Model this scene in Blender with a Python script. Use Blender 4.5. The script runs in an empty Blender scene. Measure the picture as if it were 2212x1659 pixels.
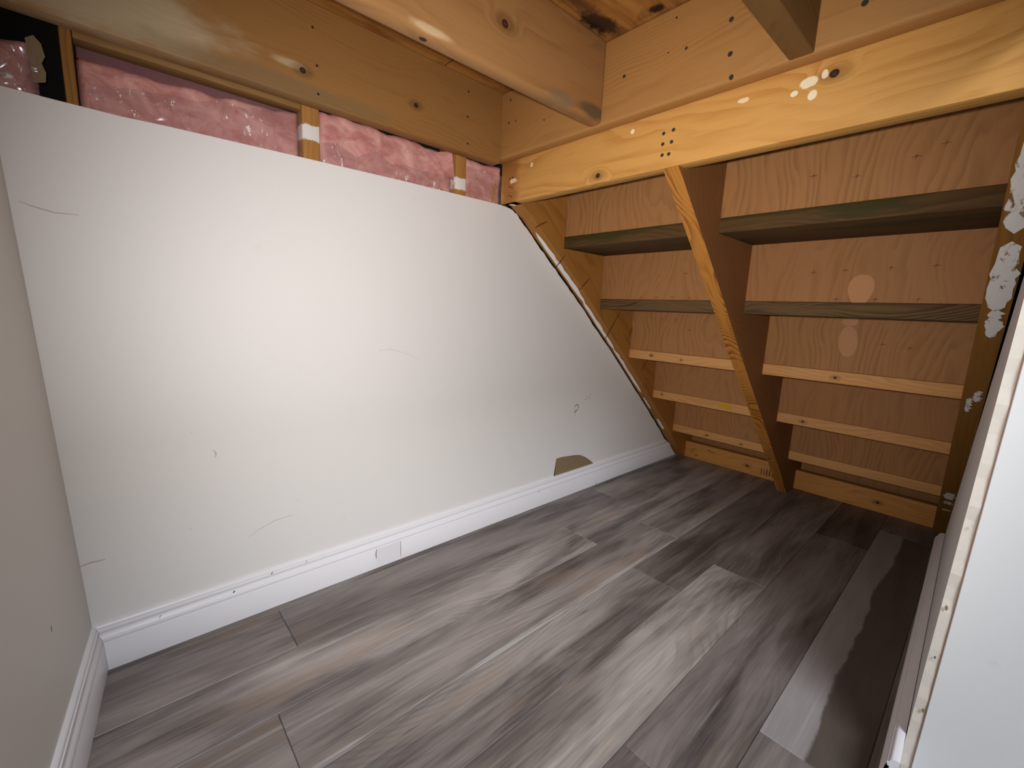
import bpy, bmesh, math, random
from mathutils import Matrix, Vector, noise
random.seed(7)
scn = bpy.context.scene
COL = scn.collection

# ------------------------------------------------------------------ camera
F_PX = 943.87
cam_d = bpy.data.cameras.new('camera')
cam = bpy.data.objects.new('camera', cam_d); COL.objects.link(cam)
cam_d.sensor_width = 36.0; cam_d.lens = F_PX / 2212 * 36.0
cam_d.clip_start = 0.005; cam_d.clip_end = 50
RW = ((0.74248416, -0.0813633, 0.66490397),
      (-0.6685107, -0.15305579, 0.7277825),
      (0.04255262, -0.98486239, -0.16803374))     # world axes seen from the camera
M = Matrix.Identity(4)
for i in range(3):
    M[i][0] = RW[i][0]; M[i][1] = -RW[i][1]; M[i][2] = -RW[i][2]
M[0][3], M[1][3], M[2][3] = 0.0, 0.0, 0.75
cam.matrix_world = M
scn.camera = cam

# ------------------------------------------------------------------ light
wd = bpy.data.worlds.new('outer_room_light'); scn.world = wd; wd.use_nodes = True
bg = wd.node_tree.nodes['Background']
bg.inputs[0].default_value = (0.80, 0.90, 1.0, 1); bg.inputs[1].default_value = 0.06
# hand-held torch of the photographer, beside the lens
sp = bpy.data.lights.new('torch', 'SPOT'); sp.energy = 55; sp.color = (1.0, 0.97, 0.95)
sp.spot_size = math.radians(119); sp.spot_blend = 1.0; sp.shadow_soft_size = 0.012
so = bpy.data.objects.new('torch', sp); COL.objects.link(so)
so.matrix_world = M @ Matrix.Rotation(math.radians(-3), 4, 'Y') @ Matrix.Rotation(math.radians(7), 4, 'X')
so.location = (-0.02, 0.02, 0.775)
# unseen area light added for the cool light of the room outside
al = bpy.data.lights.new('room_light', 'AREA'); al.shape = 'DISK'; al.size = 1.1; al.energy = 105; al.color = (0.86, 0.93, 1.0)
ao = bpy.data.objects.new('room_light', al); COL.objects.link(ao)
ao.location = (-0.35, -1.3, 2.35)

vs = scn.view_settings
vs.view_transform = 'Standard'; vs.look = 'None'; vs.gamma = 1.0; vs.use_curve_mapping = False
vs.exposure = 0.0

# ------------------------------------------------------------------ shader helpers
def lin(c):
    return tuple(((v / 255) / 12.92 if v / 255 <= 0.04045 else ((v / 255 + 0.055) / 1.055) ** 2.4) for v in c) + (1,)

def darker(c, k):
    f = k ** (1 / 2.2)
    return tuple(min(255, v * f * t) for v, t in zip(c, (1.03, .975, .84)))

class NT:
    def __init__(s, name):
        s.m = bpy.data.materials.new(name); s.m.use_nodes = True
        s.t = s.m.node_tree; s.t.nodes.clear()
        s.out = s.n('ShaderNodeOutputMaterial'); s.b = s.n('ShaderNodeBsdfPrincipled')
        s.l(s.b.outputs[0], s.out.inputs[0])
    def n(s, t, **k):
        nd = s.t.nodes.new(t)
        for a, b in k.items(): setattr(nd, a, b)
        return nd
    def l(s, a, b): s.t.links.new(a, b)
    def put(s, sock, v):
        if isinstance(v, bpy.types.NodeSocket): s.l(v, sock)
        else: sock.default_value = v
    def math(s, op, a, b=0.0, c=0.0, clamp=False):
        nd = s.n('ShaderNodeMath', operation=op, use_clamp=clamp)
        s.put(nd.inputs[0], a); s.put(nd.inputs[1], b); s.put(nd.inputs[2], c)
        return nd.outputs[0]
    def noise(s, vec, scale, detail=3, rough=0.55, dist=0.0):
        nd = s.n('ShaderNodeTexNoise'); s.l(vec, nd.inputs['Vector'])
        nd.inputs['Scale'].default_value = scale; nd.inputs['Detail'].default_value = detail
        nd.inputs['Roughness'].default_value = rough; nd.inputs['Distortion'].default_value = dist
        return nd.outputs[0]
    def xyz(s, vec):
        nd = s.n('ShaderNodeSeparateXYZ'); s.l(vec, nd.inputs[0]); return nd.outputs
    def vec(s, x, y, z):
        nd = s.n('ShaderNodeCombineXYZ')
        for i, v in enumerate((x, y, z)): s.put(nd.inputs[i], v)
        return nd.outputs[0]
    def vmul(s, v, k):
        nd = s.n('ShaderNodeVectorMath', operation='MULTIPLY'); s.l(v, nd.inputs[0]); nd.inputs[1].default_value = k
        return nd.outputs[0]
    def mix(s, f, a, b, mode='MIX'):
        nd = s.n('ShaderNodeMix', data_type='RGBA', blend_type=mode)
        s.put(nd.inputs[0], f)
        for i, v in ((6, a), (7, b)): s.put(nd.inputs[i], v)
        return nd.outputs[2]
    def ramp(s, v, lo, hi):
        nd = s.n('ShaderNodeMapRange', interpolation_type='SMOOTHSTEP')
        s.put(nd.inputs[0], v); nd.inputs[1].default_value = lo; nd.inputs[2].default_value = hi
        return nd.outputs[0]
    def spot(s, u, v, a, b, ra, rb, soft=0.35, wob=None, amp=0.0):
        dx = s.math('DIVIDE', s.math('SUBTRACT', u, a), ra); dy = s.math('DIVIDE', s.math('SUBTRACT', v, b), rb)
        d = s.math('SQRT', s.math('ADD', s.math('MULTIPLY', dx, dx), s.math('MULTIPLY', dy, dy)))
        if wob is not None: d = s.math('ADD', d, s.math('MULTIPLY', s.math('SUBTRACT', wob, 0.5), amp))
        return s.ramp(d, 1.0 + soft * .5, 1.0 - soft * .5)
    def bump(s, h, strength, dist=0.002):
        nd = s.n('ShaderNodeBump'); nd.inputs['Strength'].default_value = strength; nd.inputs['Distance'].default_value = dist
        s.l(h, nd.inputs['Height']); s.l(nd.outputs[0], s.b.inputs['Normal'])
    def fin(s, col, rough=0.6, spec=0.3):
        s.put(s.b.inputs['Base Color'], col); s.put(s.b.inputs['Roughness'], rough)
        s.b.inputs['Specular IOR Level'].default_value = spec
        return s.m

def wood(name, c1, c2, axis='x', angle=0.0, ring=0.009, contrast=0.5, drift=0.10, knots=(), paint=(), stain=None,
         rough=0.6, off=0.0, tone=0.3, cross=(0.04, 0.05), stains=(), wav=3.5, k=.60):
    """sawn timber: growth rings cut by the board faces, fibres, knots, paint smears.
    grain runs along local u; w is the board width. knots/paint are given in object coordinates (u, w)."""
    s = NT(name); c1 = darker(c1, k); c2 = darker(c2, k)
    tc = s.n('ShaderNodeTexCoord').outputs['Object']
    x, y, z = s.xyz(tc)
    if axis == 'x': u, v, w = x, y, z
    elif axis == 'y': u, v, w = y, x, z
    elif axis == 'z': u, v, w = z, x, y
    else:                                             # sloped in the xz plane
        ca, sa = math.cos(angle), math.sin(angle)
        u = s.math('ADD', s.math('MULTIPLY', x, ca), s.math('MULTIPLY', z, sa))
        w = s.math('ADD', s.math('MULTIPLY', x, -sa), s.math('MULTIPLY', z, ca)); v = y
    P = s.vec(s.math('ADD', u, off), s.math('ADD', v, off * .37), s.math('ADD', w, off * .61))
    lo = s.noise(s.vmul(P, (1.7, 2.0, 2.0)), 1.0, 2, .5)
    w2 = s.math('ADD', s.math('ADD', w, -cross[0]), s.math('MULTIPLY', s.math('SUBTRACT', lo, 0.5), drift * 3))
    v2 = s.math('ADD', v, cross[1])
    mid = s.noise(s.vmul(P, (3.0, 22, 22)), 1.0, 3, .5)
    r = s.math('SQRT', s.math('ADD', s.math('MULTIPLY', w2, w2), s.math('MULTIPLY', v2, v2)))
    r = s.math('ADD', r, s.math('MULTIPLY', s.math('SUBTRACT', mid, .5), ring * 1.6))
    r = s.math('ADD', r, s.math('MULTIPLY', s.math('SUBTRACT', s.noise(s.vmul(P, (2.3, 11, 11)), 1.0, 3, .55), .5), ring * wav))
    for (ku, kw, kr) in knots:
        du = s.math('SUBTRACT', u, ku); dw = s.math('SUBTRACT', w, kw)
        d = s.math('SQRT', s.math('ADD', s.math('MULTIPLY', s.math('MULTIPLY', du, du), .35), s.math('MULTIPLY', dw, dw)))
        r = s.math('ADD', r, s.math('MULTIPLY', s.ramp(d, kr * 4.5, 0.0), ring * 2.5))
    fr = s.math('FRACT', s.math('DIVIDE', r, ring))
    band = s.math('MULTIPLY', s.ramp(fr, 0.15, 0.86), s.ramp(fr, 1.0, 0.88))
    band = s.math('MULTIPLY', band, s.math('ADD', s.math('MULTIPLY', s.ramp(s.noise(s.vmul(P, (4, 28, 28)), 1.0, 3, .5), .36, .64), .8), .2))
    fib = s.noise(s.vmul(P, (9, 330, 330)), 1.0, 2, .6)
    big = s.noise(s.vmul(P, (2.2, 14, 14)), 1.0, 3, .6)
    f = s.math('ADD', s.math('MULTIPLY', band, contrast), s.math('MULTIPLY', s.math('SUBTRACT', fib, .5), .35), clamp=True)
    f = s.math('ADD', f, s.math('MULTIPLY', s.math('SUBTRACT', big, .5), tone), clamp=True)
    col = s.mix(f, lin(c1), lin(c2))
    blot = s.noise(s.vmul(P, (14, 30, 30)), 1.0, 4, .65)
    if stain:
        sc, lo_, hi_ = stain
        col = s.mix(s.math('MULTIPLY', s.ramp(s.noise(s.vmul(P, (3.2, 26, 26)), 1.0, 4, .6), lo_, hi_), .8), col, lin(sc))
    for (a, b, ra, rb, sc, k) in stains:
        col = s.mix(s.math('MULTIPLY', s.spot(u, w, a, b, ra, rb, .9, blot, 1.2), k), col, lin(sc))
    for (ku, kw, kr) in knots:
        halo = s.spot(u, w, ku, kw, kr * 3.4, kr * 1.9, 1.0, blot, .5)
        col = s.mix(s.math('MULTIPLY', halo, .45), col, lin(tuple(int(q * .62) for q in c2)))
        core = s.spot(u, w, ku, kw, kr, kr * .9, .4, blot, .4)
        col = s.mix(core, col, lin((44, 26, 18)))
        inner = s.spot(u, w, ku, kw, kr * .55, kr * .5, .5)
        col = s.mix(s.math('MULTIPLY', inner, .6), col, lin((84, 54, 38)))
    for p in paint:
        a, b, ra, rb = p[:4]; pc = p[4] if len(p) > 4 else (226, 221, 214); am = p[5] if len(p) > 5 else 2.2
        nz = s.noise(s.vmul(P, (60, 90, 60)), 1.0, 4, .7)
        col = s.mix(s.spot(u, w, a, b, ra, rb, .25, nz, am), col, lin(pc))
    s.bump(s.math('ADD', fib, s.math('MULTIPLY', band, .5)), .25, .0015)
    return s.fin(col, rough, .25)

def paintwall(name, c, rough=0.55, mottled=0.05, bump=.12):
    s = NT(name); tc = s.n('ShaderNodeTexCoord').outputs['Object']
    a = s.noise(tc, 3.5, 4, .6); b = s.noise(tc, 420, 3, .6)
    k = s.noise(tc, 24, 4, .65)
    col = s.mix(s.math('MULTIPLY', a, mottled * 2), lin(c), lin(tuple(int(v * .86) for v in c)))
    col = s.mix(s.math('MULTIPLY', s.ramp(k, .66, .8), .10), col, lin((170, 160, 148)))
    s.bump(b, bump, .001)
    return s.fin(col, rough, .35)

def plain(name, c, rough=.6, metal=0.0, spec=.3, vary=.15, sc=60):
    s = NT(name); tc = s.n('ShaderNodeTexCoord').outputs['Object']
    col = s.mix(s.math('MULTIPLY', s.noise(tc, sc, 4, .65), vary * 2), lin(c), lin(tuple(int(v * .65) for v in c)))
    s.b.inputs['Metallic'].default_value = metal
    return s.fin(col, rough, spec)

# ------------------------------------------------------------------ mesh helpers
def link(name, me, mats, parent=None, loc=(0, 0, 0)):
    o = bpy.data.objects.new(name, me); COL.objects.link(o); o.location = loc
    for m in (mats if isinstance(mats, (list, tuple)) else [mats]): me.materials.append(m)
    if parent is not None: o.parent = parent
    return o

def tag(o, label=None, cat=None, group=None, kind=None):
    if label: o['label'] = label
    if cat: o['category'] = cat
    if group: o['group'] = group
    if kind: o['kind'] = kind
    return o

def smooth_by_angle(me, deg=40):
    for p in me.polygons: p.use_smooth = True
    me.set_sharp_from_angle(angle=math.radians(deg))

def box_bm(x0, x1, y0, y1, z0, z1, bev=0.0, seg=2, bm=None):
    bm = bm or bmesh.new()
    r = bmesh.ops.create_cube(bm, size=1.0)
    for v in r['verts']:
        v.co = Vector((x0 + (v.co.x + .5) * (x1 - x0), y0 + (v.co.y + .5) * (y1 - y0), z0 + (v.co.z + .5) * (z1 - z0)))
    if bev > 0:
        bmesh.ops.bevel(bm, geom=list({e for v in r['verts'] for e in v.link_edges}), offset=bev, segments=seg, affect='EDGES', profile=.5)
    return bm

def bm_obj(name, bm, mats, parent=None, loc=(0, 0, 0), smooth=True):
    me = bpy.data.meshes.new(name); bmesh.ops.recalc_face_normals(bm, faces=bm.faces); bm.to_mesh(me); bm.free()
    if smooth: smooth_by_angle(me)
    return link(name, me, mats, parent, loc)

def board(name, x0, x1, y0, y1, z0, z1, mat, parent=None, bev=.003, seg=2, shear=None):
    """one board; its origin sits at its low corner so grain starts there"""
    bm = box_bm(0, x1 - x0, 0, y1 - y0, 0, z1 - z0, bev, seg)
    if shear:
        for v in bm.verts: v.co += Vector(shear(v.co.x + x0, v.co.y + y0, v.co.z + z0))
    p = parent.location if parent is not None else Vector((0, 0, 0))
    return bm_obj(name, bm, mat, parent, Vector((x0, y0, z0)) - Vector(p))

def prism_xz(name, pts, y0, y1, mats, parent=None, yf=None, edge_mat=0, smooth=False):
    """outline in xz given counter-clockwise, extruded in y. yf(x,z) shifts both sides"""
    bm = bmesh.new()
    yf = yf or (lambda x, z: 0.0)
    A = [bm.verts.new((x, y0 + yf(x, z), z)) for x, z in pts]
    B = [bm.verts.new((x, y1 + yf(x, z), z)) for x, z in pts]
    fa = bm.faces.new(A); fb = bm.faces.new(B[::-1])
    n = len(pts)
    for i in range(n):
        f = bm.faces.new((A[(i + 1) % n], A[i], B[i], B[(i + 1) % n])); f.material_index = edge_mat
    bmesh.ops.recalc_face_normals(bm, faces=bm.faces)
    bmesh.ops.triangulate(bm, faces=[fa, fb])
    return bm_obj(name, bm, mats, parent, smooth=smooth)

def ribbon(name, pts, width, normal, mat, parent, lift=.0004):
    """thin flat mark lying on a surface, tapering towards both ends"""
    n = Vector(normal).normalized(); bm = bmesh.new(); L = []; Rr = []
    P = [Vector(p) + n * lift for p in pts]
    for i, p in enumerate(P):
        t = (P[min(i + 1, len(P) - 1)] - P[max(i - 1, 0)]).normalized(); sd = t.cross(n)
        k = math.sin(math.pi * (i + .35) / (len(P) - .3)) * .85 + .15
        w = width * k * random.uniform(.6, 1.2) / 2
        L.append(bm.verts.new(p + sd * w)); Rr.append(bm.verts.new(p - sd * w))
    for i in range(len(P) - 1): bm.faces.new((L[i], L[i + 1], Rr[i + 1], Rr[i]))
    return bm_obj(name, bm, mat, parent, smooth=False)

def flat_poly(name, pts, normal, mat, parent, lift=.0004):
    n = Vector(normal).normalized(); bm = bmesh.new()
    f = bm.faces.new([bm.verts.new(Vector(p) + n * lift) for p in pts])
    bmesh.ops.triangulate(bm, faces=[f])
    return bm_obj(name, bm, mat, parent, smooth=False)

_nail = {}
def nail_head(pos, axis, r, mat, parent, squash=1.0):
    key = (axis, round(r, 4), mat.name, squash)
    if key not in _nail:
        bm = bmesh.new()
        bmesh.ops.create_cone(bm, cap_ends=True, segments=14, radius1=r, radius2=r * .85, depth=.0016)
        rot = {'x': Matrix.Rotation(math.radians(-90), 4, 'Y'), 'y': Matrix.Rotation(math.radians(90), 4, 'X'),
               'z': Matrix.Rotation(math.radians(180), 4, 'X')}[axis]
        bmesh.ops.transform(bm, matrix=rot @ Matrix.Diagonal((squash, 1, 1, 1)), verts=bm.verts)
        me = bpy.data.meshes.new('nail_head'); bm.to_mesh(me); bm.free(); me.materials.append(mat); _nail[key] = me
    o = bpy.data.objects.new('nail_head', _nail[key]); COL.objects.link(o)
    o.parent = parent; o.location = Vector(pos) - Vector(parent.location)
    return o

# ------------------------------------------------------------------ materials
M_wall = paintwall('painted_drywall', (231, 228, 225))
M_wall_l = paintwall('painted_drywall_side', (222, 219, 214))
M_wall_r = paintwall('painted_drywall_front', (226, 225, 224))
M_base = paintwall('semi_gloss_baseboard_paint', (234, 232, 236), rough=.32, mottled=.02, bump=.03)
M_gyp = plain('gypsum_edge', (224, 214, 202), .85, vary=.12, sc=90)
M_paper = plain('brown_drywall_paper', (142, 122, 92), .85, vary=.1, sc=40)
M_paperline = plain('paper_edge', (176, 140, 118), .85)
M_scuff = plain('scuff_grey', (204, 199, 193), .7)
M_dkmark = plain('dark_scuff', (96, 88, 84), .7)
M_streak = plain('dark_knot_streak', (118, 74, 34), .7, vary=.4, sc=160)
M_yellow = plain('yellow_crayon', (196, 148, 40), .7)
M_stamp = plain('grey_ink_stamp', (84, 66, 48), .8)
M_spackle = plain('white_spackle', (236, 232, 228), .7, vary=.06)
M_nail = plain('dull_steel_nail', (92, 84, 74), .45, .7)
M_hole = plain('dark_nail_hole', (58, 38, 24), .8)
M_gap = plain('painted_cavity_shade', (40, 28, 20), .9)  # shade put into the colour: pieces inside the front wall cavity look unlit
M_patchply = plain('veneer_patch_wood', (184, 130, 84), .6, vary=.1, sc=40)
M_ink = plain('faded_brown_ink', (104, 66, 38), .8)

M_beam = wood('pine_beam', (224, 176, 110), (196, 138, 72), 'y', ring=.022, contrast=.65, drift=.10, k=.78, off=3.1, tone=.35, cross=(.05, .03), stains=((1.085, .07, .042, .11, (150, 92, 40), .75),),
              knots=((.741 - .0, .018, .0065), (.254, .092, .007)),
              paint=((.291, .090, .014, .009, (240, 226, 190), .8), (.283, .067, .007, .008, (240, 226, 190), .6), (.312, .078, .006, .005, (240, 226, 190), .4),
                     (.268, .096, .005, .007, (238, 222, 190), .8), (1.062, .062, .016, .007, (232, 206, 172), 2.4), (.985, .092, .005, .006, (236, 216, 184), 1.4),
                     (.648, .098, .005, .005, (240, 230, 205), .8), (.40, .093, .010, .004, (236, 214, 170), 1.6)))
M_header = wood('header_spruce', (196, 148, 96), (168, 118, 68), 'y', ring=.0065, contrast=.36, drift=.10, k=.66, off=7.7, cross=(.02, .12), tone=.3)
M_ledger = wood('ledger_spruce', (186, 140, 88), (150, 102, 56), 'x', ring=.006, contrast=.30, drift=.09, off=1.3, cross=(.1, .09),
                knots=((.538 + .006, .055, .0065), (.817, .072, .006)), tone=.35,
                stains=((.22, .05, .17, .055, (186, 168, 136), .8), (.50, .015, .22, .02, (112, 98, 68), .5), (.52, .06, .03, .008, (206, 186, 148), .5)))
M_joist = wood('joist_pine', (188, 144, 100), (152, 106, 66), 'x', ring=.021, contrast=.36, drift=.16, off=5.6, cross=(.06, .045),
               knots=((.835, .085, .008),), stains=((1.11, .02, .05, .014, (78, 66, 52), .75), (1.0, .012, .04, .012, (120, 104, 80), .6),
                                                     (.68, .010, .035, .006, (226, 206, 168), .4)), tone=.25, wav=2)
M_joist2 = wood('joist_pine_dark', (146, 112, 70), (112, 82, 48), 'x', ring=.011, contrast=.4, off=9.2, cross=(.1, .04), tone=.4)  # darker brown pine for the other joists
M_stud = wood('stud_spruce', (212, 160, 98), (184, 128, 66), 'z', ring=.007, contrast=.45, off=2.2,
              paint=((.158, .02, .020, .03, (230, 226, 220), 1.6),))
M_stud2 = wood('stud_spruce_rough', (190, 142, 84), (140, 92, 44), 'z', ring=.006, contrast=.6, off=8.2)
M_block = wood('blocking_spruce', (176, 140, 96), (140, 104, 66), 'x', ring=.008, contrast=.4, off=4.4)
SL = math.atan2(-.868, 1.0)
PAINTW = (228, 222, 216)
M_string_l = wood('stringer_spruce', (196, 140, 72), (158, 100, 44), 's', SL, ring=.013, contrast=.5, drift=.12, off=12.1, tone=.4, cross=(.0, .05),
                  stains=((.22, .1, .03, .02, (110, 60, 28), .7),))
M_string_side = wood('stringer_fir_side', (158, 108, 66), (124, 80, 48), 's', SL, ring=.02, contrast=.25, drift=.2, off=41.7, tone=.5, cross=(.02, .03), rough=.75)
M_string_m = wood('stringer_fir', (210, 148, 72), (140, 80, 26), 's', SL, ring=.009, contrast=1.0, drift=.24, k=.68, off=21.7, tone=.45, cross=(.02, .03))
M_string_r = wood('stringer_spruce_painted', (170, 122, 62), (134, 90, 42), 's', SL, ring=.014, contrast=.45, drift=.1, off=31.4, tone=.4,
                  paint=())
M_ply = wood('fir_plywood', (190, 140, 96), (144, 96, 58), 'z', k=.66, ring=.021, contrast=.50, drift=.15, wav=5, off=2.9, tone=.35, cross=(.3, .02), rough=.65)
M_ply2 = wood('fir_plywood_b', (186, 136, 94), (146, 99, 60), 'z', k=.66, ring=.026, contrast=.36, drift=.17, wav=6, off=16.3, tone=.4, cross=(.7, .02), rough=.65)
M_treat = wood('treated_tread', (128, 96, 56), (78, 56, 30), 'y', ring=.011, contrast=.5, drift=.10, off=6.6, stain=((54, 52, 20), .46, .64), tone=.6, cross=(.02, .03), rough=.8, k=.42)
M_treat2 = wood('treated_tread_grey', (132, 106, 74), (62, 46, 30), 'y', ring=.0085, contrast=.8, drift=.20, off=14.2, tone=.4, cross=(.02, .02), rough=.8, k=.55)
M_tread = wood('pine_tread', (222, 172, 122), (190, 134, 84), 'y', ring=.012, contrast=.45, drift=.1, k=.8, off=1.7, tone=.45, knots=((.93, -.018, .004), (.80, -.022, .0025), (.30, -.02, .004)))
M_treads = [wood('pine_tread', (222, 172, 122), (190, 134, 84), 'y', ring=.012, contrast=.45, drift=.1, k=.74, off=o_, tone=.5, knots=kn_)
            for o_, kn_ in ((5.3, ((.42, -.02, .004), (.99, -.015, .003))), (8.9, ((.86, -.02, .0035), (.70, -.024, .003))))]
M_plate = wood('pine_plate', (206, 152, 90), (170, 112, 58), 'y', ring=.010, contrast=.45, drift=.1, k=.8, off=11.7, tone=.45, knots=((.17, .04, .006), (.72, .05, .004)))
M_sheath = plain('near_black_sheathing', (24, 20, 18), .9, vary=.3, sc=8)  # near-black, so the gap beside the narrow stud stays black

def deck_mat():
    s = NT('deck_plywood'); tc = s.n('ShaderNodeTexCoord').outputs['Object']
    a = s.noise(s.vmul(tc, (4, 40, 4)), 1.0, 5, .65, .6); b = s.noise(tc, 11, 5, .7); c = s.noise(tc, 32, 4, .7)
    col = s.mix(s.ramp(a, .3, .7), lin((172, 120, 60)), lin((126, 78, 34)))
    col = s.mix(s.math('MULTIPLY', s.ramp(b, .56, .68), .6), col, lin((110, 66, 28)))
    x, y, z = s.xyz(tc)
    col = s.mix(s.spot(x, y, .84, .690, .045, .026, .8, c, 2.2), col, lin((38, 24, 16)))
    col = s.mix(s.spot(x, y, .885, .575, .012, .016, .6, c, 1.8), col, lin((46, 30, 20)))
    col = s.mix(s.math('MULTIPLY', s.spot(x, y, .60, .68, .35, .02, .9, c, 1.2), .7), col, lin((70, 42, 22)))
    s.bump(a, .2); return s.fin(col, .7, .2)
M_deck = deck_mat()

def vinyl(name, streak=None):
    """printed grey wood-look vinyl; tone from the object colour, print shifted per plank"""
    s = NT(name); tc = s.n('ShaderNodeTexCoord').outputs['Object']
    oi = s.n('ShaderNodeObjectInfo'); rnd = oi.outputs['Random']; tint = oi.outputs['Color']
    x, y, z = s.xyz(tc)
    ro = s.math('MULTIPLY', rnd, 37.0)
    P = s.vec(s.math('ADD', x, ro), s.math('ADD', y, s.math('MULTIPLY', rnd, 13.0)), ro)
    st = s.noise(s.vmul(P, (1.6, 11, 1)), 1.0, 5, .60, .8)
    big = s.noise(s.vmul(P, (2.1, 8, 1)), 1.0, 3, .55, .3)
    fib = s.noise(s.vmul(P, (7, 260, 1)), 1.0, 4, .7)
    # cathedral grain
    lo = s.noise(s.vmul(P, (1.5, 2.2, 1)), 1.0, 1, .4)
    yy = s.math('ADD', s.math('SUBTRACT', y, .075), s.math('MULTIPLY', s.math('SUBTRACT', lo, .5), .32))
    md = s.noise(s.vmul(P, (5, 14, 1)), 1.0, 2, .5)
    r = s.math('SQRT', s.math('ADD', s.math('MULTIPLY', yy, yy), .0011))
    r = s.math('ADD', r, s.math('MULTIPLY', md, .010))
    fr = s.math('FRACT', s.math('DIVIDE', r, .0105))
    band = s.math('MULTIPLY', s.ramp(fr, .35, .9), s.ramp(fr, 1.0, .92))
    zone = s.ramp(s.noise(s.vmul(P, (1.6, 9, 1)), 1.0, 2, .5), .50, .64)
    f = s.math('MULTIPLY', s.ramp(st, .36, .64), .48)
    f = s.math('ADD', f, s.math('MULTIPLY', s.ramp(big, .38, .62), .46))
    f = s.math('ADD', f, s.math('MULTIPLY', s.math('SUBTRACT', fib, .5), .85))
    f = s.math('ADD', f, s.math('MULTIPLY', s.math('SUBTRACT', s.noise(s.vmul(P, (5, 85, 1)), 1.0, 3, .6), .5), .75), clamp=True)
    col = s.mix(f, lin((158, 149, 144)), lin((86, 77, 74)))
    col = s.mix(s.math('MULTIPLY', s.math('MULTIPLY', band, zone), .26), col, lin((70, 61, 57)))
    warm = s.ramp(s.noise(s.vmul(P, (2.6, 12, 3)), 1.0, 3, .5), .56, .70)
    col = s.mix(s.math('MULTIPLY', warm, .40), col, lin((146, 126, 108)))
    pal = s.ramp(s.noise(s.vmul(P, (1.4, 34, 5)), 1.0, 4, .6), .63, .74)
    col = s.mix(s.math('MULTIPLY', pal, .55), col, lin((176, 173, 170)))
    crk = s.ramp(s.noise(s.vmul(P, (5, 80, 9)), 1.0, 3, .6), .70, .76)
    col = s.mix(s.math('MULTIPLY', crk, .45), col, lin((54, 46, 43)))
    if streak:
        nz = s.noise(s.vmul(P, (5, 14, 1)), 1.0, 4, .6)
        for (edge, side, wob, sc, k) in streak:
            d = s.math('ADD', y, s.math('MULTIPLY', s.math('SUBTRACT', nz, .5), wob))
            mk = s.ramp(d, edge - .004, edge + .004) if side > 0 else s.ramp(d, edge + .004, edge - .004)
            if k < .8 and side < 0: mk = s.math('MULTIPLY', mk, s.ramp(s.noise(s.vmul(P, (3.4, 90, 1)), 1.0, 4, .65), .42, .62))
            col = s.mix(s.math('MULTIPLY', mk, k), col, lin(sc))
    col = s.mix(1.0, s.mix(1.0, col, (.90, .90, .90, 1), 'MULTIPLY'), tint, 'MULTIPLY')
    s.bump(s.math('ADD', fib, s.math('MULTIPLY', band, -.3)), .10, .001)
    return s.fin(col, s.math('ADD', s.math('MULTIPLY', st, .18), .36), .4)
M_vinyl = vinyl('grey_vinyl_plank')
M_vinyl_two = vinyl('grey_vinyl_plank_two_tone', ((.082, -1, .05, (82, 72, 64), .85), (.082, 1, .05, (160, 153, 150), .6)))
M_vinyl_w = vinyl('grey_vinyl_plank_white_seam', ((.012, -1, .02, (184, 182, 180), .75),))
M_subfl = plain('subfloor_dark', (52, 46, 43), .9)

def pink_mat():
    s = NT('pink_fibreglass'); tc = s.n('ShaderNodeTexCoord').outputs['Object']
    a = s.noise(s.vmul(tc, (20, 20, 26)), 1.0, 5, .65, .8); b = s.noise(tc, 300, 3, .7); c = s.noise(s.vmul(tc, (7, 9, 9)), 1.0, 3, .5)
    col = s.mix(s.ramp(a, .30, .70), lin((186, 122, 116)), lin((222, 170, 160)))
    col = s.mix(s.math('MULTIPLY', s.ramp(c, .5, .68), .45), col, lin((160, 92, 90)))
    col = s.mix(s.math('MULTIPLY', s.math('SUBTRACT', b, .35), .5, clamp=True), col, lin((180, 114, 110)))
    s.bump(s.math('ADD', a, s.math('MULTIPLY', b, .4)), .6, .004)
    return s.fin(col, .95, .1)
M_pink = pink_mat()
M_purple = plain('dark_purple_insulation', (140, 96, 100), .95, vary=.3, sc=40)  # darker, purpler pink than the batts, for the layer set back

def film_mat():
    s = NT('clear_poly_film'); tc = s.n('ShaderNodeTexCoord').outputs['Object']
    s.t.nodes.remove(s.b)
    tr = s.n('ShaderNodeBsdfTransparent'); tr.inputs[0].default_value = (.95, .93, .95, 1)
    gl = s.n('ShaderNodeBsdfGlossy'); gl.inputs['Roughness'].default_value = .16; gl.inputs[0].default_value = (.9, .9, .95, 1)
    df = s.n('ShaderNodeBsdfDiffuse'); df.inputs[0].default_value = lin((236, 228, 226))
    fr = s.n('ShaderNodeFresnel'); fr.inputs[0].default_value = 1.35
    mx = s.n('ShaderNodeMixShader'); s.l(s.math('MULTIPLY_ADD', fr.outputs[0], 1.0, .05), mx.inputs[0]); s.l(tr.outputs[0], mx.inputs[1]); s.l(gl.outputs[0], mx.inputs[2])
    nz = s.noise(s.vmul(tc, (95, 95, 42)), 1.0, 4, .7); reg = s.noise(s.vmul(tc, (9, 9, 12)), 1.0, 2, .5)
    m = s.math('MULTIPLY', s.ramp(nz, .60, .64), s.ramp(reg, .48, .54))
    m = s.math('MAXIMUM', m, .045)
    m2 = s.n('ShaderNodeMixShader'); s.l(m, m2.inputs[0]); s.l(mx.outputs[0], m2.inputs[1]); s.l(df.outputs[0], m2.inputs[2])
    s.l(m2.outputs[0], s.out.inputs[0]); return s.m
M_film = film_mat()
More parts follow.
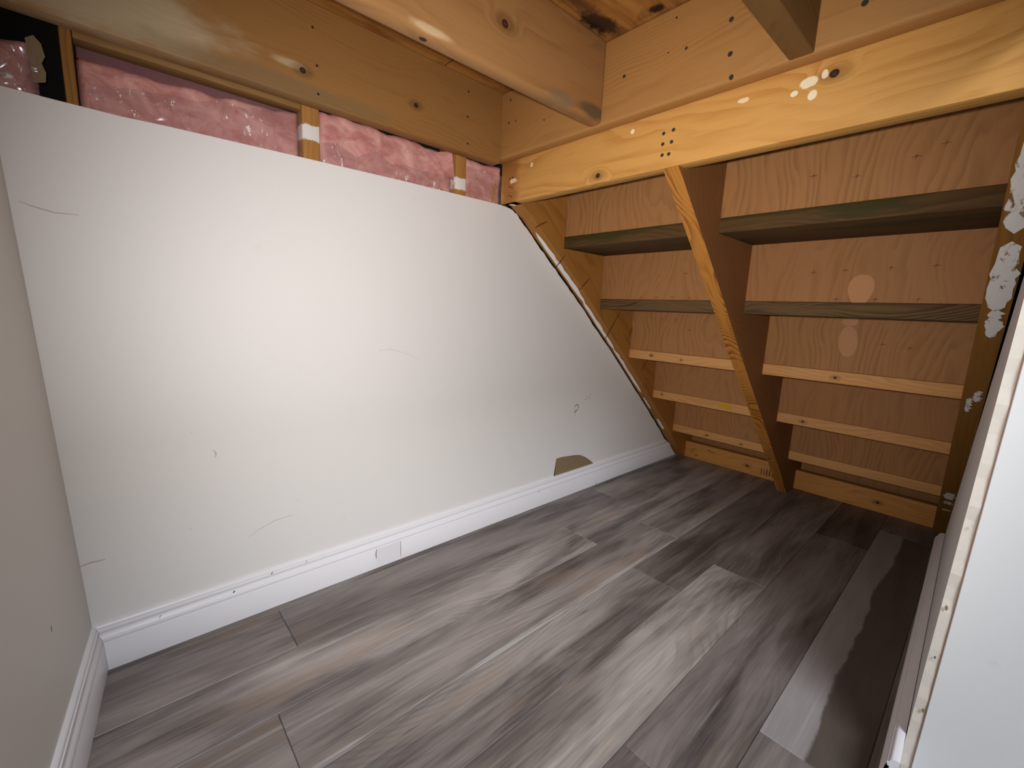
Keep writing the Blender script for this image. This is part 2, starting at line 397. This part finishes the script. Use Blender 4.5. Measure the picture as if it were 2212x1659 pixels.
def smear_mat():
    s = NT('thin_white_paint_over_wood'); tc = s.n('ShaderNodeTexCoord').outputs['Object']
    a = s.noise(s.vmul(tc, (34, 60, 34)), 1.0, 5, .7, .4); b = s.noise(tc, 14, 3, .6)
    col = s.mix(s.ramp(s.math('ADD', a, s.math('MULTIPLY', b, .5)), .62, .74), lin((128, 92, 48)), lin((226, 220, 214)))
    return s.fin(col, .6, .3)
M_smear = smear_mat()

# ================================================================== SETTING
YW = 1.1085          # back wall face
def wx(p): return (p[0] * 1.011, .75 + (p[1] - .75) * 1.011)

# ---- floor: slab with planks laid along x
floor = bm_obj('floor', box_bm(-.9, 2.62, -1.9, 1.235, -.03, -.0062), M_subfl); tag(floor, kind='structure')
PW = .1484; Y0 = .928            # seam under row 0
JOINTS = {  # joints along x for each row (row r spans Y0-r*PW .. Y0-r*PW+PW)
    -1: [-.55, .99], 0: [-.98, .243, 1.483], 1: [-.09 - 1.22 + 1.215, 1.125], 2: [-1.05, .166, 1.381], 3: [-.12, 1.101], 4: [-1.2, .098, 1.318],
    5: [-.61, .61, 1.826], 6: [-.39, .828, 2.05], 7: [-.72, .49, 1.71], 8: [-1.0, .22, 1.44], 9: [-.3, .9], 10: [-.75, .45]}
TONE = {(0, 0): (1.02, 1.0, .99), (0, 1): (.74, .72, .71), (0, 2): (.98, .96, .95), (1, 1): (1.10, 1.08, 1.07), (1, 2): (1.12, 1.11, 1.10),
        (2, 0): (.86, .83, .82), (2, 1): (.88, .85, .84), (2, 2): (.96, .93, .91), (3, 1): (.86, .84, .83), (3, 2): (.62, .59, .57),
        (4, 1): (1.16, 1.14, 1.12), (4, 2): (.74, .71, .69), (5, 1): (.66, .64, .63), (5, 2): (.64, .62, .61), (5, 3): (.50, .47, .45),
        (6, 1): (.64, .62, .61), (6, 2): (.98, .98, 1.0), (6, 3): (.66, .62, .60)}   # (row, piece)
for r in range(-1, 13):
    yb = Y0 - r * PW
    js = [-.88] + [j for j in JOINTS.get(r, [-.6 + (r * .37) % 1.2, .62 + (r * .37) % 1.2]) if -.85 < j < 2.5] + [2.6]
    for i in range(len(js) - 1):
        k = i
        x0, x1 = js[i], js[i + 1]
        y1 = min(yb + PW, 1.23)
        g = .0008
        bm = box_bm(0, x1 - x0 - g, 0, y1 - yb - g, -.006, 0, .0011, 1)
        mt = M_vinyl
        if (r, k) == (6, 2): mt = M_vinyl_two
        if r == 2 and k == 1: mt = M_vinyl_w
        o = bm_obj('plank', bm, mt, floor, (x0, yb, 0), smooth=False)
        t = TONE.get((r, k), (random.uniform(.75, 1.0),) * 3); o.color = (t[0], t[1], t[2], 1)

# ---- back wall: gypsum board cut along the stair slope
EDGE = [wx(p) for p in [(2.226, .0), (2.135, .089), (1.985, .228), (1.818, .373), (1.62, .545), (1.425, .706), (1.33, .786), (1.242, .856), (1.155, .922), (1.077, .982), (1.01, 1.036), (.975, 1.062)]]
pts = [(-.16, 0)]
for i in range(len(EDGE) - 1):
    a, b = EDGE[i], EDGE[i + 1]
    for k in range(5):
        t = k / 5; j = random.uniform(-.0016, .0016)
        pts.append((a[0] + (b[0] - a[0]) * t + j, a[1] + (b[1] - a[1]) * t + j))
pts += [(.982, 1.0655), (.955, 1.0705), (.93, 1.0718), (.60, 1.0705), (.30, 1.0660), (.10, 1.0625), (.04, 1.0600), (.0, 1.0605), (-.05, 1.0610), (-.16, 1.0635)]
wall_back = prism_xz('wall_back', pts, YW, YW + .0127, [M_wall, M_gyp], edge_mat=1); tag(wall_back, kind='structure')
def W(x, z): return (x * 1.011, YW, .75 + (z - .75) * 1.011)
flat_poly('torn_paper_patch', [W(*p) for p in [(1.245, .09), (1.252, .107), (1.254, .13), (1.256, .176), (1.29, .176), (1.33, .172), (1.36, .167), (1.385, .166), (1.41, .160), (1.44, .146), (1.47, .128), (1.50, .106), (1.50, .09)]],
          (0, -1, 0), M_paper, wall_back)
for pl, wd_, mt in [([(-.099, .889), (-.085, .884), (-.06, .878), (-.03, .879)], .0030, M_scuff),
                    ([(.519, .628), (.55, .630), (.60, .616), (.638, .598)], .0016, M_scuff),
                    ([(.19, .200), (.215, .214), (.25, .226), (.29, .228)], .0016, M_scuff),
                    ([(-.088, .235), (-.07, .238), (-.05, .237)], .004, M_scuff),
                    ([(.137, .424), (.141, .416), (.140, .406)], .003, M_scuff),
                    ([(1.345, .368), (1.350, .378), (1.362, .384), (1.372, .376), (1.368, .362), (1.356, .356), (1.350, .348), (1.353, .338)], .0042, M_dkmark),
                    ([(1.346, .366), (1.352, .352), (1.36, .356)], .003, M_dkmark),
                    ([(1.41, .398), (1.425, .399)], .0022, M_dkmark), ([(1.441, .417), (1.475, .418)], .0022, M_scuff), ([(1.44, .397), (1.452, .3985)], .002, M_dkmark)]:
    ribbon('scuff_mark', [W(*p) for p in pl], wd_, (0, -1, 0), mt, wall_back)
for i in range(7):
    ribbon('scuff_mark', [W(1.418 + i * .0045, .415), W(1.4185 + i * .0045, .408), W(1.4182 + i * .0045, .400)], .0016, (0, -1, 0), M_scuff, wall_back)
for (x, z) in [(.10, .466), (.30, .262), (1.30, .31), (1.352, .255), (1.40, .49), (1.455, .345), (.52, .625), (.62, .21), (1.49, .41), (.085, .255)]:
    ribbon('scuff_mark', [W(x, z), W(x + .001, z + .0012), W(x + .0015, z + .003)], .0020, (0, -1, 0), M_dkmark if x > 1 else M_scuff, wall_back)

# ---- left wall, a little out of square and out of plumb
def XL(y, z): return -.0775 + .108 * (y - YW) - .037 * z
bm = bmesh.new(); vv = []
ys = [YW, -.14]; zs = [0, 1.36]
for y in ys:
    for z in zs:
        vv.append((bm.verts.new((XL(y, z), y, z)), bm.verts.new((XL(y, z) - .10, y, z))))
(a0, b0), (a1, b1), (c0, d0), (c1, d1) = vv
for f in [(a0, a1, c1, c0), (b0, d0, d1, b1), (a1, b1, d1, c1), (a0, c0, d0, b0), (a0, b0, b1, a1), (c0, c1, d1, d0)]: bm.faces.new(f)
wall_left = bm_obj('wall_left', bm, M_wall_l, smooth=False); tag(wall_left, kind='structure')
for pl, wd_ in [([(.90, .245), (.899, .24), (.898, .235)], .003), ([(.86, .18), (.858, .176)], .003)]:
    ribbon('scuff_mark', [(XL(y, z), y, z) for y, z in pl], wd_, (1, 0, 0), M_scuff, wall_left)

# ---- front wall right of the opening (camera stands in the opening)
XJ = .90
def YI(x, z): return .003 + .0155 * (x - XJ) - z * .0225
pts = []
SLW = [(2.06, 0.0), (1.90, .150), (1.72, .295), (1.53, .455), (1.33, .640), (1.13, .820), (1.02, .930), (.99, .97)]
pts = list(SLW) + [(.975, 1.05), (.975, 1.30), (XJ, 1.30)]
n = 60
for i in range(1, n): pts.append((XJ + random.uniform(-.0012, .0012) + .0016 * noise.noise((0, 0, i * .35)), 1.30 - 1.30 * i / n))
pts.append((XJ, 0))
wall_right = prism_xz('wall_right', pts, 0, -.0127, [M_wall_r, M_gyp], yf=YI, edge_mat=1); tag(wall_right, kind='structure')
# return board lining the opening, and its paper edge
def shear_j(x, y, z): return (0, YI(XJ, z) - YI(XJ, 0), 0)
def jamb_board(name, x0, x1, y0, y1, z0, z1, mat):
    bm = box_bm(x0, x1, y0, y1, z0, z1, .0008, 1)
    for v in bm.verts: v.co.y += YI(XJ, v.co.z)
    return bm_obj(name, bm, mat, wall_right, smooth=False)
jamb_board('return_board', XJ - .0035, XJ + .0127, -.150, -.0142, 0, 1.30, M_wall_r)
jamb_board('paper_strip', XJ - .0022, XJ + .012, -.0142, -.0127, 0, 1.30, M_paperline)
jamb_board('jamb_stud', XJ + .0135, XJ + .0515, -.135, -.0145, 0, 1.19, M_stud2)
ob = prism_xz('outer_board', [(XJ + .013, 0), (2.6, 0), (2.6, 1.30), (XJ + .013, 1.30)], -.15, -.138, [M_gap], wall_right)
bm = box_bm(2.10, 2.138, -.137, .004, 0, 1.30)  # filler added in the cavity to block light leaking through the gap
for v in bm.verts: v.co.y -= .008 * v.co.z * (v.co.y > -.05)
bm_obj('cavity_blocker', bm, M_gap, wall_right, smooth=False)
def jm(y, z): return (XJ - .0035, YI(XJ, z) + y, z)
for (y, z, r, m) in [(-.010, .155, .004, M_paper), (-.0055, .335, .004, M_paper), (-.0075, .25, .0025, M_dkmark), (-.006, .045, .003, M_scuff), (-.009, .47, .0025, M_scuff)]:
    flat_poly('edge_chip', [(XJ - .0018, YI(XJ, z) + y + r * .5 * math.cos(t * 1.05), z + r * random.uniform(.7, 1.5) * math.sin(t * 1.05)) for t in range(6)], (-1, 0, 0), m, wall_right, .002)
# wall above the opening keeps the landing frame closed towards the room
wt = bm_obj('wall_front', box_bm(-.32, 2.6, -.150, -.030, 1.31, 1.9), M_wall_r, smooth=False); tag(wt, kind='structure')
# ---- sheathing behind the wall cavity
sh = bm_obj('wall_outer', box_bm(-.5, 2.62, YW + .1045, YW + .1165, 0, 1.42), M_sheath, smooth=False); tag(sh, kind='structure')

# ---- ceiling: deck boards over the joists
ceiling = bm_obj('ceiling', box_bm(-.5, .935, -.15, YW + .10, 1.3745, 1.392), M_deck, smooth=False); tag(ceiling, kind='structure')
# seam between two deck sheets shows beside the ledger
board('deck_batten', .70, .7012, .755, 1.083, 1.3735, 1.3745, M_hole, ceiling, bev=0)

# ---- baseboards
PROF = [(.0, .0), (.0135, .0), (.0135, .0600), (.0120, .0618), (.0120, .0635), (.0134, .0655), (.0130, .0690), (.0108, .0730), (.0082, .0770), (.0068, .0800),
        (.0068, .0820), (.0092, .0835), (.0098, .0860), (.0092, .0885), (.0074, .0895), (.0076, .0915), (.0072, .0945), (.0052, .0970), (.0, .0980)]
def baseboard(name, f, s0, s1, mats, cut0=None, cut1=None):
    """profile swept between parameters; f(s, t, z) -> point, t = thickness out of the wall"""
    bm = bmesh.new(); rows = []
    N = 10
    for i in range(N + 1):
        row = []
        for (t, z) in PROF:
            a = s0 + (cut0(t, z) if cut0 else 0); b = s1 + (cut1(t, z) if cut1 else 0)
            row.append(bm.verts.new(f(a + (b - a) * i / N, t, z)))
        rows.append(row)
    m = len(PROF)
    for i in range(N):
        for j in range(m): bm.faces.new((rows[i][j], rows[i + 1][j], rows[i + 1][(j + 1) % m], rows[i][(j + 1) % m]))
    for row in (rows[0], rows[-1]): bmesh.ops.triangulate(bm, faces=[bm.faces.new(row)])
    return bm_obj(name, bm, mats)
bb = baseboard('baseboard_back', lambda s, t, z: (s, YW - t, z), -.078, 2.17, M_base, cut0=lambda t, z: t - .037 * z, cut1=lambda t, z: .075 - z * 1.05 + .006 * math.sin(z * 190))
tag(bb, kind='structure')
bl = baseboard('baseboard_left', lambda s, t, z: (XL(s, z) + t, s, z), -.14, YW, M_base, cut1=lambda t, z: -t)
tag(bl, kind='structure')
br = baseboard('baseboard_right', lambda s, t, z: (s, YI(s, z) + t * 1.5 + .001, z), XJ - .07, 2.02, M_base, cut1=lambda t, z: -z * .9)
tag(br, kind='structure')
YB = YW - .0135
flat_poly('filler_patch', [(.503, YB + .0, .002), (.579, YB, .002), (.579, YB, .0598), (.503, YB, .0598)], (0, -1, 0), M_base, bb, .0006)
ribbon('splice_crack', [(.503, YB - .0004, .030), (.502, YB - .0004, .045), (.504, YB - .0004, .059)], .0028, (0, -1, 0), M_dkmark, bb, .0006)
ribbon('splice_crack', [(.579, YB - .0004, .008), (.580, YB - .0004, .033), (.579, YB - .0004, .059)], .0014, (0, -1, 0), M_dkmark, bb, .0006)
for (x, z, w_) in [(.154, .074, .005), (.235, .090, .002), (1.165, .062, .004), (.02, .076, .0016), (1.53, .004, .003), (.315, .09, .0012)]:
    tt = next(PROF[i][0] for i in range(1, len(PROF)) if PROF[i][1] >= z)
    ribbon('dent_mark', [(x, YW - max(tt, .0095), z - .003), (x + .0015, YW - max(tt, .0095), z), (x + .004, YW - max(tt, .0095), z + .004)], w_, (0, -1, 0), M_dkmark, bb, .001)

# ================================================================== FRAMING
# ---- ledger nailed across the studs of the back wall
LY0, LY1 = 1.083, 1.121
ledger = board('ledger_board', -.20, .902, LY0, LY1, 1.180, 1.3740, M_ledger, bev=.003)
tag(ledger, 'long brown ledger board with two dark knots fixed flat above the pink insulation', 'board')
for (x, z) in [(.367, 1.327), (.374, 1.255), (.375, 1.199), (.780, 1.338), (.779, 1.274), (.781, 1.205), (.045, 1.31)]:
    nail_head((x, LY0 + .0004, z), 'y', .0032, M_hole, ledger)

# ---- header and beam crossing the room
header = board('header_board', .902, .940, .0, 1.121, 1.192, 1.3740, M_header, bev=.007, seg=3)
tag(header, 'pinkish tan header board the joists butt against, above the yellow pine beam', 'beam')
for (y, z, r) in [(.656, 1.280, .0045), (.510, 1.284, .0035), (.419, 1.241, .0055), (.424, 1.301, .0052), (.412, 1.1995, .005), (.217, 1.240, .0055),
                  (1.045, 1.345, .004), (1.05, 1.285, .0036), (1.02, 1.283, .0025), (.905, 1.255, .0025), (.716, 1.255, .003), (.55, 1.29, .002), (.538, 1.35, .0025)]:
    nail_head((.902 + .0006, y, z), 'x', r, M_nail if r > .0034 else M_hole, header)
beam = board('pine_beam', .9405, .9785, .0, YW + .012, 1.075, 1.212, M_beam, bev=.003)
tag(beam, 'yellow pine beam spanning the stair head, with six nails and white paint drips', 'beam')
for (y, z) in [(.566, 1.149), (.543, 1.151), (.566, 1.127), (.545, 1.127), (.565, 1.104), (.549, 1.103)]:
    nail_head((.9405 - .0002, y, z), 'x', .0042, M_nail, beam)
for (y, z) in [(1.079, 1.145), (1.066, 1.146), (1.079, 1.122), (1.068, 1.118), (1.079, 1.096), (1.068, 1.092)]:
    nail_head((.9405 - .0002, y, z), 'x', .0024, M_hole, beam)

# ---- two ceiling joists
def joist(y, mat, label, bev):
    o = board('ceiling_joist', -.245, .902, y, y + .038, 1.192, 1.3742, mat, bev=bev, seg=3)
    return tag(o, label, 'joist')
j1 = joist(.708, M_joist, 'thick tan ceiling joist with an oval knot, hung next to the ledger board', .011)
nail_head((.425, .725, 1.192), 'z', .005, M_hole, j1, 1.6)
j2 = joist(.277, M_joist2, 'dark brown ceiling joist meeting the header above the paint drips', .003)
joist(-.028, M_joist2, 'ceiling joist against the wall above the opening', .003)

# ---- studs
def stud(x, w_, mat, label):
    o = board('wall_stud', x, x + w_, YW + .0127, YW + .1017, .0, 1.372, mat, bev=.003)
    return tag(o, label, 'stud', None)
stud(-.030, .016, M_stud2, 'narrow rough wall stud beside the black gap in the wall')
def painted_stud(x, label, pz):
    m = wood('stud_spruce_painted', (212, 160, 98), (184, 128, 66), 'z', ring=.007, contrast=.45, off=2.2 + x, paint=((pz, .0, .016, .06, (230, 226, 220), .9),))
    return stud(x, .038, m, label)
s2 = painted_stud(.351, 'wall stud with a white paint band between the two widest insulation batts', 1.128)
s3 = painted_stud(.768, 'wall stud with a large white paint smear next to the small end batt', 1.105)
blk = board('blocking_strip', -.0135, .350, YW + .0140, YW + .050, 1.171, 1.187, M_block, bev=.002)
tag(blk, 'thin wooden blocking strip above the long pink insulation batt', 'board')

# ---- pink insulation batts
def batt(x0, x1, top, label, seed, front=YW + .0145, bulge=.012, ztop_noise=.006):
    bm = bmesh.new(); NX = max(8, int((x1 - x0) / .005)); NZ = 44; z0 = .90
    G = []
    for i in range(NX + 1):
        row = []
        u = i / NX; x = x0 + (x1 - x0) * u; zt = top(u) + ztop_noise * noise.noise((x * 22, seed, 0))
        for j in range(NZ + 1):
            v = j / NZ; z = z0 + (zt - z0) * v
            ed = min(u * (x1 - x0), (1 - u) * (x1 - x0), (1 - v) * (zt - z0)); rd = max(0, 1 - ed / .016)
            nz = noise.noise((x * 13, z * 15, seed)) + .55 * noise.noise((x * 34, z * 38, seed + 5)) + .25 * noise.noise((x * 90, z * 90, seed + 9))
            y = front + bulge * .55 - bulge * .6 * nz + .022 * (1 - math.sqrt(max(0, 1 - rd * rd)))
            row.append(bm.verts.new((x, max(y, front - .004), z)))
        G.append(row)
    for i in range(NX):
        for j in range(NZ): bm.faces.new((G[i][j], G[i + 1][j], G[i + 1][j + 1], G[i][j + 1]))
    back = [[bm.verts.new((p.co.x, YW + .098, p.co.z)) for p in (G[i][0], G[i][-1])] for i in range(NX + 1)]
    for i in range(NX):
        bm.faces.new((G[i][-1], G[i + 1][-1], back[i + 1][1], back[i][1])); bm.faces.new((G[i + 1][0], G[i][0], back[i][0], back[i + 1][0]))
    for i, s in ((0, 1), (NX, -1)):
        col = [G[i][j] for j in range(NZ + 1)] + [back[i][1], back[i][0]]
        bm.faces.new(col[::s])
    o = bm_obj('insulation_batt', bm, M_pink); smooth_by_angle(o.data, 80)
    return tag(o, label, 'insulation')
bA = batt(-.30, -.064, lambda u: 1.165 - .018 * u, 'torn pink insulation batt left of the black gap in the wall', 3.1, bulge=.02)
bB = batt(-.0125, .349, lambda u: 1.150 + .020 * u * u, 'longest pink insulation batt, under the thin blocking strip', 11.3)
bC = batt(.391, .766, lambda u: 1.194 - .008 * u, 'crumpled pink insulation batt with a folded corner between two painted studs', 23.7)
batt(.808, .950, lambda u: 1.190, 'short pink insulation batt next to the end of the pine beam', 31.9, bulge=.009)
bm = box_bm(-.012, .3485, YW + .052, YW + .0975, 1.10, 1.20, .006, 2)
bm_obj('recessed_layer', bm, M_purple, bB)
kp = [(-.066, 1.085), (-.052, 1.090), (-.050, 1.105), (-.054, 1.118), (-.049, 1.130), (-.052, 1.148), (-.060, 1.158), (-.070, 1.150), (-.068, 1.120)]
prism_xz('kraft_paper_flange', kp, YW + .020, YW + .0215, M_paper, bA)
# folded flap on the third batt
bm = bmesh.new(); P = [(.700, 1.171), (.752, 1.186), (.756, 1.182), (.766, 1.112), (.735, 1.128)]
yfl = YW + .0115
A = [bm.verts.new((x * 1.0, yfl + .004 * (i in (0, 4)), z)) for i, (x, z) in enumerate(P)]; B = [bm.verts.new((x * 1.0, yfl + .012, z)) for x, z in P]
bm.faces.new(A[::-1]); bm.faces.new(B)
for i in range(5): bm.faces.new((A[i], A[(i + 1) % 5], B[(i + 1) % 5], B[i]))
bmesh.ops.bevel(bm, geom=bm.edges[:], offset=.002, segments=2, affect='EDGES')
bm_obj('folded_flap', bm, M_pink, bC)

# ---- clear vapour film over the batts
def film(x0, x1, top, label, seed, amp=.0035, y=YW + .0128, yoff=0.0):
    bm = bmesh.new(); NX = max(20, int((x1 - x0) / .0035)); NZ = 50; z0 = 1.02; G = []
    for i in range(NX + 1):
        row = []
        u = i / NX; x = x0 + (x1 - x0) * u; zt = top(u)
        for j in range(NZ + 1):
            v = j / NZ; z = z0 + (zt - z0) * v
            nz = abs(noise.noise((x * 16 + z * 9, z * 12 - x * 7, seed))) + .6 * abs(noise.noise((x * 34 - z * 22, z * 30, seed + 3)))
            fade = min(1, max(0, (z - 1.05) / .02))
            row.append(bm.verts.new((x, y - amp * 2.0 * (nz - .25) * fade - yoff * v * v, z)))
        G.append(row)
    for i in range(NX):
        for j in range(NZ): bm.faces.new((G[i][j], G[i + 1][j], G[i + 1][j + 1], G[i][j + 1]))
    o = bm_obj('plastic_film', bm, M_film); smooth_by_angle(o.data, 80)
    return tag(o, label, 'plastic sheet')
film(-.29, -.060, lambda u: 1.172 - .05 * u + .012 * noise.noise((u * 9, 1, 2)), 'shiny crumpled clear plastic sheet beside the black gap in the wall', 4.2, .010, yoff=.010)
film(.0, .349, lambda u: 1.105 + .055 * u + .014 * noise.noise((u * 8, 4, 2)), 'clear plastic sheet over the longest insulation batt', 14.2, .0042)
film(.391, .766, lambda u: 1.115 + .022 * noise.noise((u * 7, 7, 2)), 'clear plastic sheet low on the crumpled insulation batt', 24.2, .0040)
film(.808, .945, lambda u: 1.16, 'paint-flecked clear plastic sheet over the short end batt', 35.2, .0026)

# ================================================================== STAIRCASE
stair = bpy.data.objects.new('staircase', None); COL.objects.link(stair); stair.location = (2.2, .55, 0)
tag(stair, 'underside of a wooden staircase with three stringers, plywood risers and open tread backs', 'staircase')
def XK(k): return 1.182 + .2306 * k
def ZK(k): return 1.004 - .1995 * k
def lean(z): return -.027 * z
SO = Vector(stair.location)

STREAKS = [((1.032, 1.012), (1.088, 1.041)), ((1.141, .899), (1.189, .946)), ((1.272, .828), (1.334, .879)), ((1.451, .644), (1.546, .762)), ((1.614, .642), (1.649, .711)), ((1.746, .505), (1.795, .555))]
def stringer(under, y0, y1, mat, sh=0.0):
    """sawtooth stringer: under = points of its lower edge from top to floor"""
    pts = list(under)
    top = [(2.42, .0)]
    for k in range(5, -1, -1):
        x = XK(k) - .004
        if k == 5: top += [(2.42, .03), (x, .03)]
        else: top += [(x, ZK(k) - .0385)]
        zt = ZK(k - 1) - .0385
        top.append((x, zt if k > 0 else 1.16))
    top += [(.979, 1.16), (.979, 1.0748)]
    pts = pts + top
    # drop duplicates
    q = []
    for p in pts:
        if not q or (abs(p[0] - q[-1][0]) + abs(p[1] - q[-1][1])) > 1e-5: q.append(p)
    o = prism_xz('stringer', q, y0, y1, mat, None, yf=(lambda x, z: lean(z)) if sh else None, edge_mat=1 if isinstance(mat, list) else 0)
    o.data.transform(Matrix.Translation(-SO)); o.parent = stair
    return o
UM = [(.9425, 1.0748), (1.09, .947), (1.26, .797), (1.403, .665), (1.68, .423), (1.88, .247), (1.95, .187), (2.05, .098), (2.15, .0)]
UL = [(a[0] + .004, a[1] + .004) for a in EDGE[::-1]]; UL = [(.9425, 1.0748), (.972, 1.0748)] + [p for p in UL if p[0] > .99][:-1] + [(EDGE[0][0] + .008, 0)]
UR = [(.985, 1.0748), (1.095, .986), (1.307, .800), (1.541, .598), (1.772, .398), (1.973, .222), (2.16, .06), (2.22, 0)]
s_l = stringer(UL, 1.053, 1.1065, M_string_l)
s_m = stringer(UM, .5235, .5610, [M_string_side, M_string_m])
s_r = stringer(UR, .0140, .0545, M_string_r, 1)

# treads, back edges towards the room
TM = {-1: M_treat, 0: M_treat, 1: M_treat2, 2: M_tread, 3: M_treads[0], 4: M_treads[1]}
for k in range(-1, 5):
    sk = .012 * k
    x0 = XK(k) - .004 if k >= 0 else .981
    y0, y1 = .018, 1.104
    zt = ZK(k)
    bm = box_bm(0, XK(k + 1) + .030 - x0, 0, y1 - y0, -.038, 0, .0035, 2)
    for v in bm.verts:
        v.co.y += lean(zt) * (1 - v.co.y / (y1 - y0))
    o = bm_obj('tread', bm, TM[k], stair, Vector((x0, y0, zt)) - SO)
    if k == 0: o['label'] = 'dark greenish treated tread'
    if k == 3: flat_poly('yellow_mark', [(0, y - y0, z) for y, z in [(.744, -.008), (.700, -.005), (.690, -.026), (.715, -.031), (.748, -.024)]], (-1, 0, 0), M_yellow, o)
    if k == 1: o['label'] = 'dark grey-brown treated tread'
# plywood risers
for k in range(0, 6):
    zb = ZK(k) if k < 5 else 0.0
    zt = ZK(k - 1) - .038
    y0, y1 = .020, 1.104
    o = board('riser', 0, .0125, 0, y1 - y0, 0, zt - zb, M_ply if k % 2 == 0 else M_ply2, None, bev=0)
    o.data.materials[0] = M_ply if k % 2 == 0 else M_ply2
    o.parent = stair; o.location = Vector((XK(k) + .0005, y0, zb + .0005)) - SO
    def R(y, z): return (0, y - y0, z - zb)
    if k == 1:
        flat_poly('veneer_patch', [R(.252 + .026 * math.sin(t) * (1 - .25 * math.cos(t)), .834 - .040 * math.cos(t)) for t in [i * math.pi / 10 for i in range(20)]], (-1, 0, 0), M_patchply, o)
    if k == 2:
        flat_poly('veneer_patch', [R(.302 + .024 * math.sin(t), .697 - .046 * math.cos(t) + .006 * math.sin(t)) for t in [i * math.pi / 10 for i in range(20)]], (-1, 0, 0), M_patchply, o)
        flat_poly('veneer_patch', [R(.305 + .020 * math.sin(t), .757 - .014 * math.cos(t)) for t in [i * math.pi / 8 for i in range(16)]], (-1, 0, 0), M_patchply, o)
    marks = {0: [(.33, 1.07), (.16, 1.075), (.25, 1.055), (.12, 1.09)], 1: [(.29, .885), (.20, .888), (.12, .890), (.36, .882), (.30, .812), (.22, .812), (.14, .813), (.70, .812), (.76, .814), (.82, .812), (.88, .812), (.65, .89), (.72, .89)],
             2: [(.22, .695), (.16, .69), (.8, .70)]}.get(k, [])
    for (y, z) in marks:
        ribbon('ink_mark', [R(y - .008, z), R(y, z + .001), R(y + .008, z)], .0016, (-1, 0, 0), M_ink, o)
        ribbon('ink_mark', [R(y + .002, z - .006), R(y, z), R(y - .001, z + .006)], .0015, (-1, 0, 0), M_ink, o)
# dark knot streaks across the wall-side stringer
for (a, b) in STREAKS:
    A = Vector((a[0], 1.053, a[1])); B = Vector((b[0], 1.053, b[1])); m = (A + B) / 2 + Vector((.004, 0, .003))
    ribbon('knot_streak', [A - SO, A.lerp(m, .5) - SO, m - SO, m.lerp(B, .5) - SO, B - SO], .0065, (0, -1, 0), M_streak, s_l)
# bottom plates between the stringers
for (y0, y1, x0) in [(.0555, .523, 2.245), (.5615, 1.0525, 2.262)]:
    o = board('bottom_plate', 0, .038, 0, y1 - y0, 0, .087, M_plate, None, bev=.002)
    o.parent = stair; o.location = Vector((x0, y0, 0)) - SO
    if y0 > .5:
        for i in range(5):
            ribbon('ink_stamp', [(0, .055 + i * .012, .012 + .004 * (i % 2)), (0, .057 + i * .012, .030), (0, .056 + i * .012, .052)], .006, (-1, 0, 0), M_stamp, o)
        for (yy, zz) in [(.44, .05), (.45, .035), (.36, .062), (.34, .058), (.425, .02)]:
            ribbon('ink_stamp', [(0, yy - .012, zz), (0, yy, zz + .003), (0, yy + .012, zz)], .004, (-1, 0, 0), M_stamp, o)
# paint left by the painter along the stringers: thin dried smears
def smear(pts_, normal, par, mat=M_spackle):
    flat_poly('paint_smear', [Vector(p) - SO for p in pts_], normal, mat, par, .0006)
def under_pt(U, t, y):
    L = [0]
    for i in range(len(U) - 1): L.append(L[-1] + math.dist(U[i], U[i + 1]))
    d = t * L[-1]
    for i in range(len(U) - 1):
        if d <= L[i + 1] or i == len(U) - 2:
            k = (d - L[i]) / (L[i + 1] - L[i]); return (U[i][0] + (U[i + 1][0] - U[i][0]) * k, y, U[i][1] + (U[i + 1][1] - U[i][1]) * k)
nu = Vector((-.66, 0, -.75))
def strip(U, t0, t1, ya, yb, par, jag=.006, n=14, sh=False, mat=M_spackle):
    A = []; B = []
    for i in range(n + 1):
        t = t0 + (t1 - t0) * i / n; e = max(.0, math.sin(math.pi * min(1, max(0, i / n)))) ** .22 * random.uniform(.75, 1.0)
        a = under_pt(U, t, 0); l = lean(a[2]) if sh else 0
        m = (ya + yb) / 2; h = (yb - ya) / 2 * e
        A.append((a[0], m - h + l + random.uniform(-jag, jag) * e, a[2])); B.append((a[0], m + h + l + random.uniform(-jag, jag) * .3 * e, a[2]))
    for i in range(n):     # quads, one object
        pass
    bm = bmesh.new(); va = [bm.verts.new(Vector(p) - SO + nu * .0012) for p in A]; vb = [bm.verts.new(Vector(p) - SO + nu * .0012) for p in B]
    for i in range(n): bm.faces.new((va[i], va[i + 1], vb[i + 1], vb[i]))
    bm_obj('paint_smear', bm, mat, par, smooth=False)
strip(UL, .085, .30, 1.072, 1.097, s_l, .003)
strip(UL, .29, .47, 1.078, 1.098, s_l, .003)
strip(UL, .46, .66, 1.080, 1.098, s_l, .004)
strip(UL, .68, .74, 1.084, 1.097, s_l, .004)
strip(UL, .79, .85, 1.078, 1.096, s_l, .004)
strip(UL, .005, .018, 1.074, 1.098, s_l, .002)
strip(UR, .03, .150, .0145, .0540, s_r, .002, sh=True, mat=M_smear)
strip(UR, .160, .27, .0145, .0540, s_r, .003, sh=True, mat=M_smear)
strip(UR, .265, .32, .020, .044, s_r, .006, sh=True, mat=M_smear)
strip(UR, .44, .47, .020, .036, s_r, .005, sh=True, mat=M_smear)
strip(UR, .46, .50, .034, .046, s_r, .004, sh=True, mat=M_smear)
strip(UR, .795, .825, .018, .048, s_r, .005, sh=True, mat=M_smear)
strip(UR, .835, .85, .02, .045, s_r, .005, sh=True, mat=M_smear)
strip(UR, .875, .882, .02, .045, s_r, .003, sh=True, mat=M_smear)
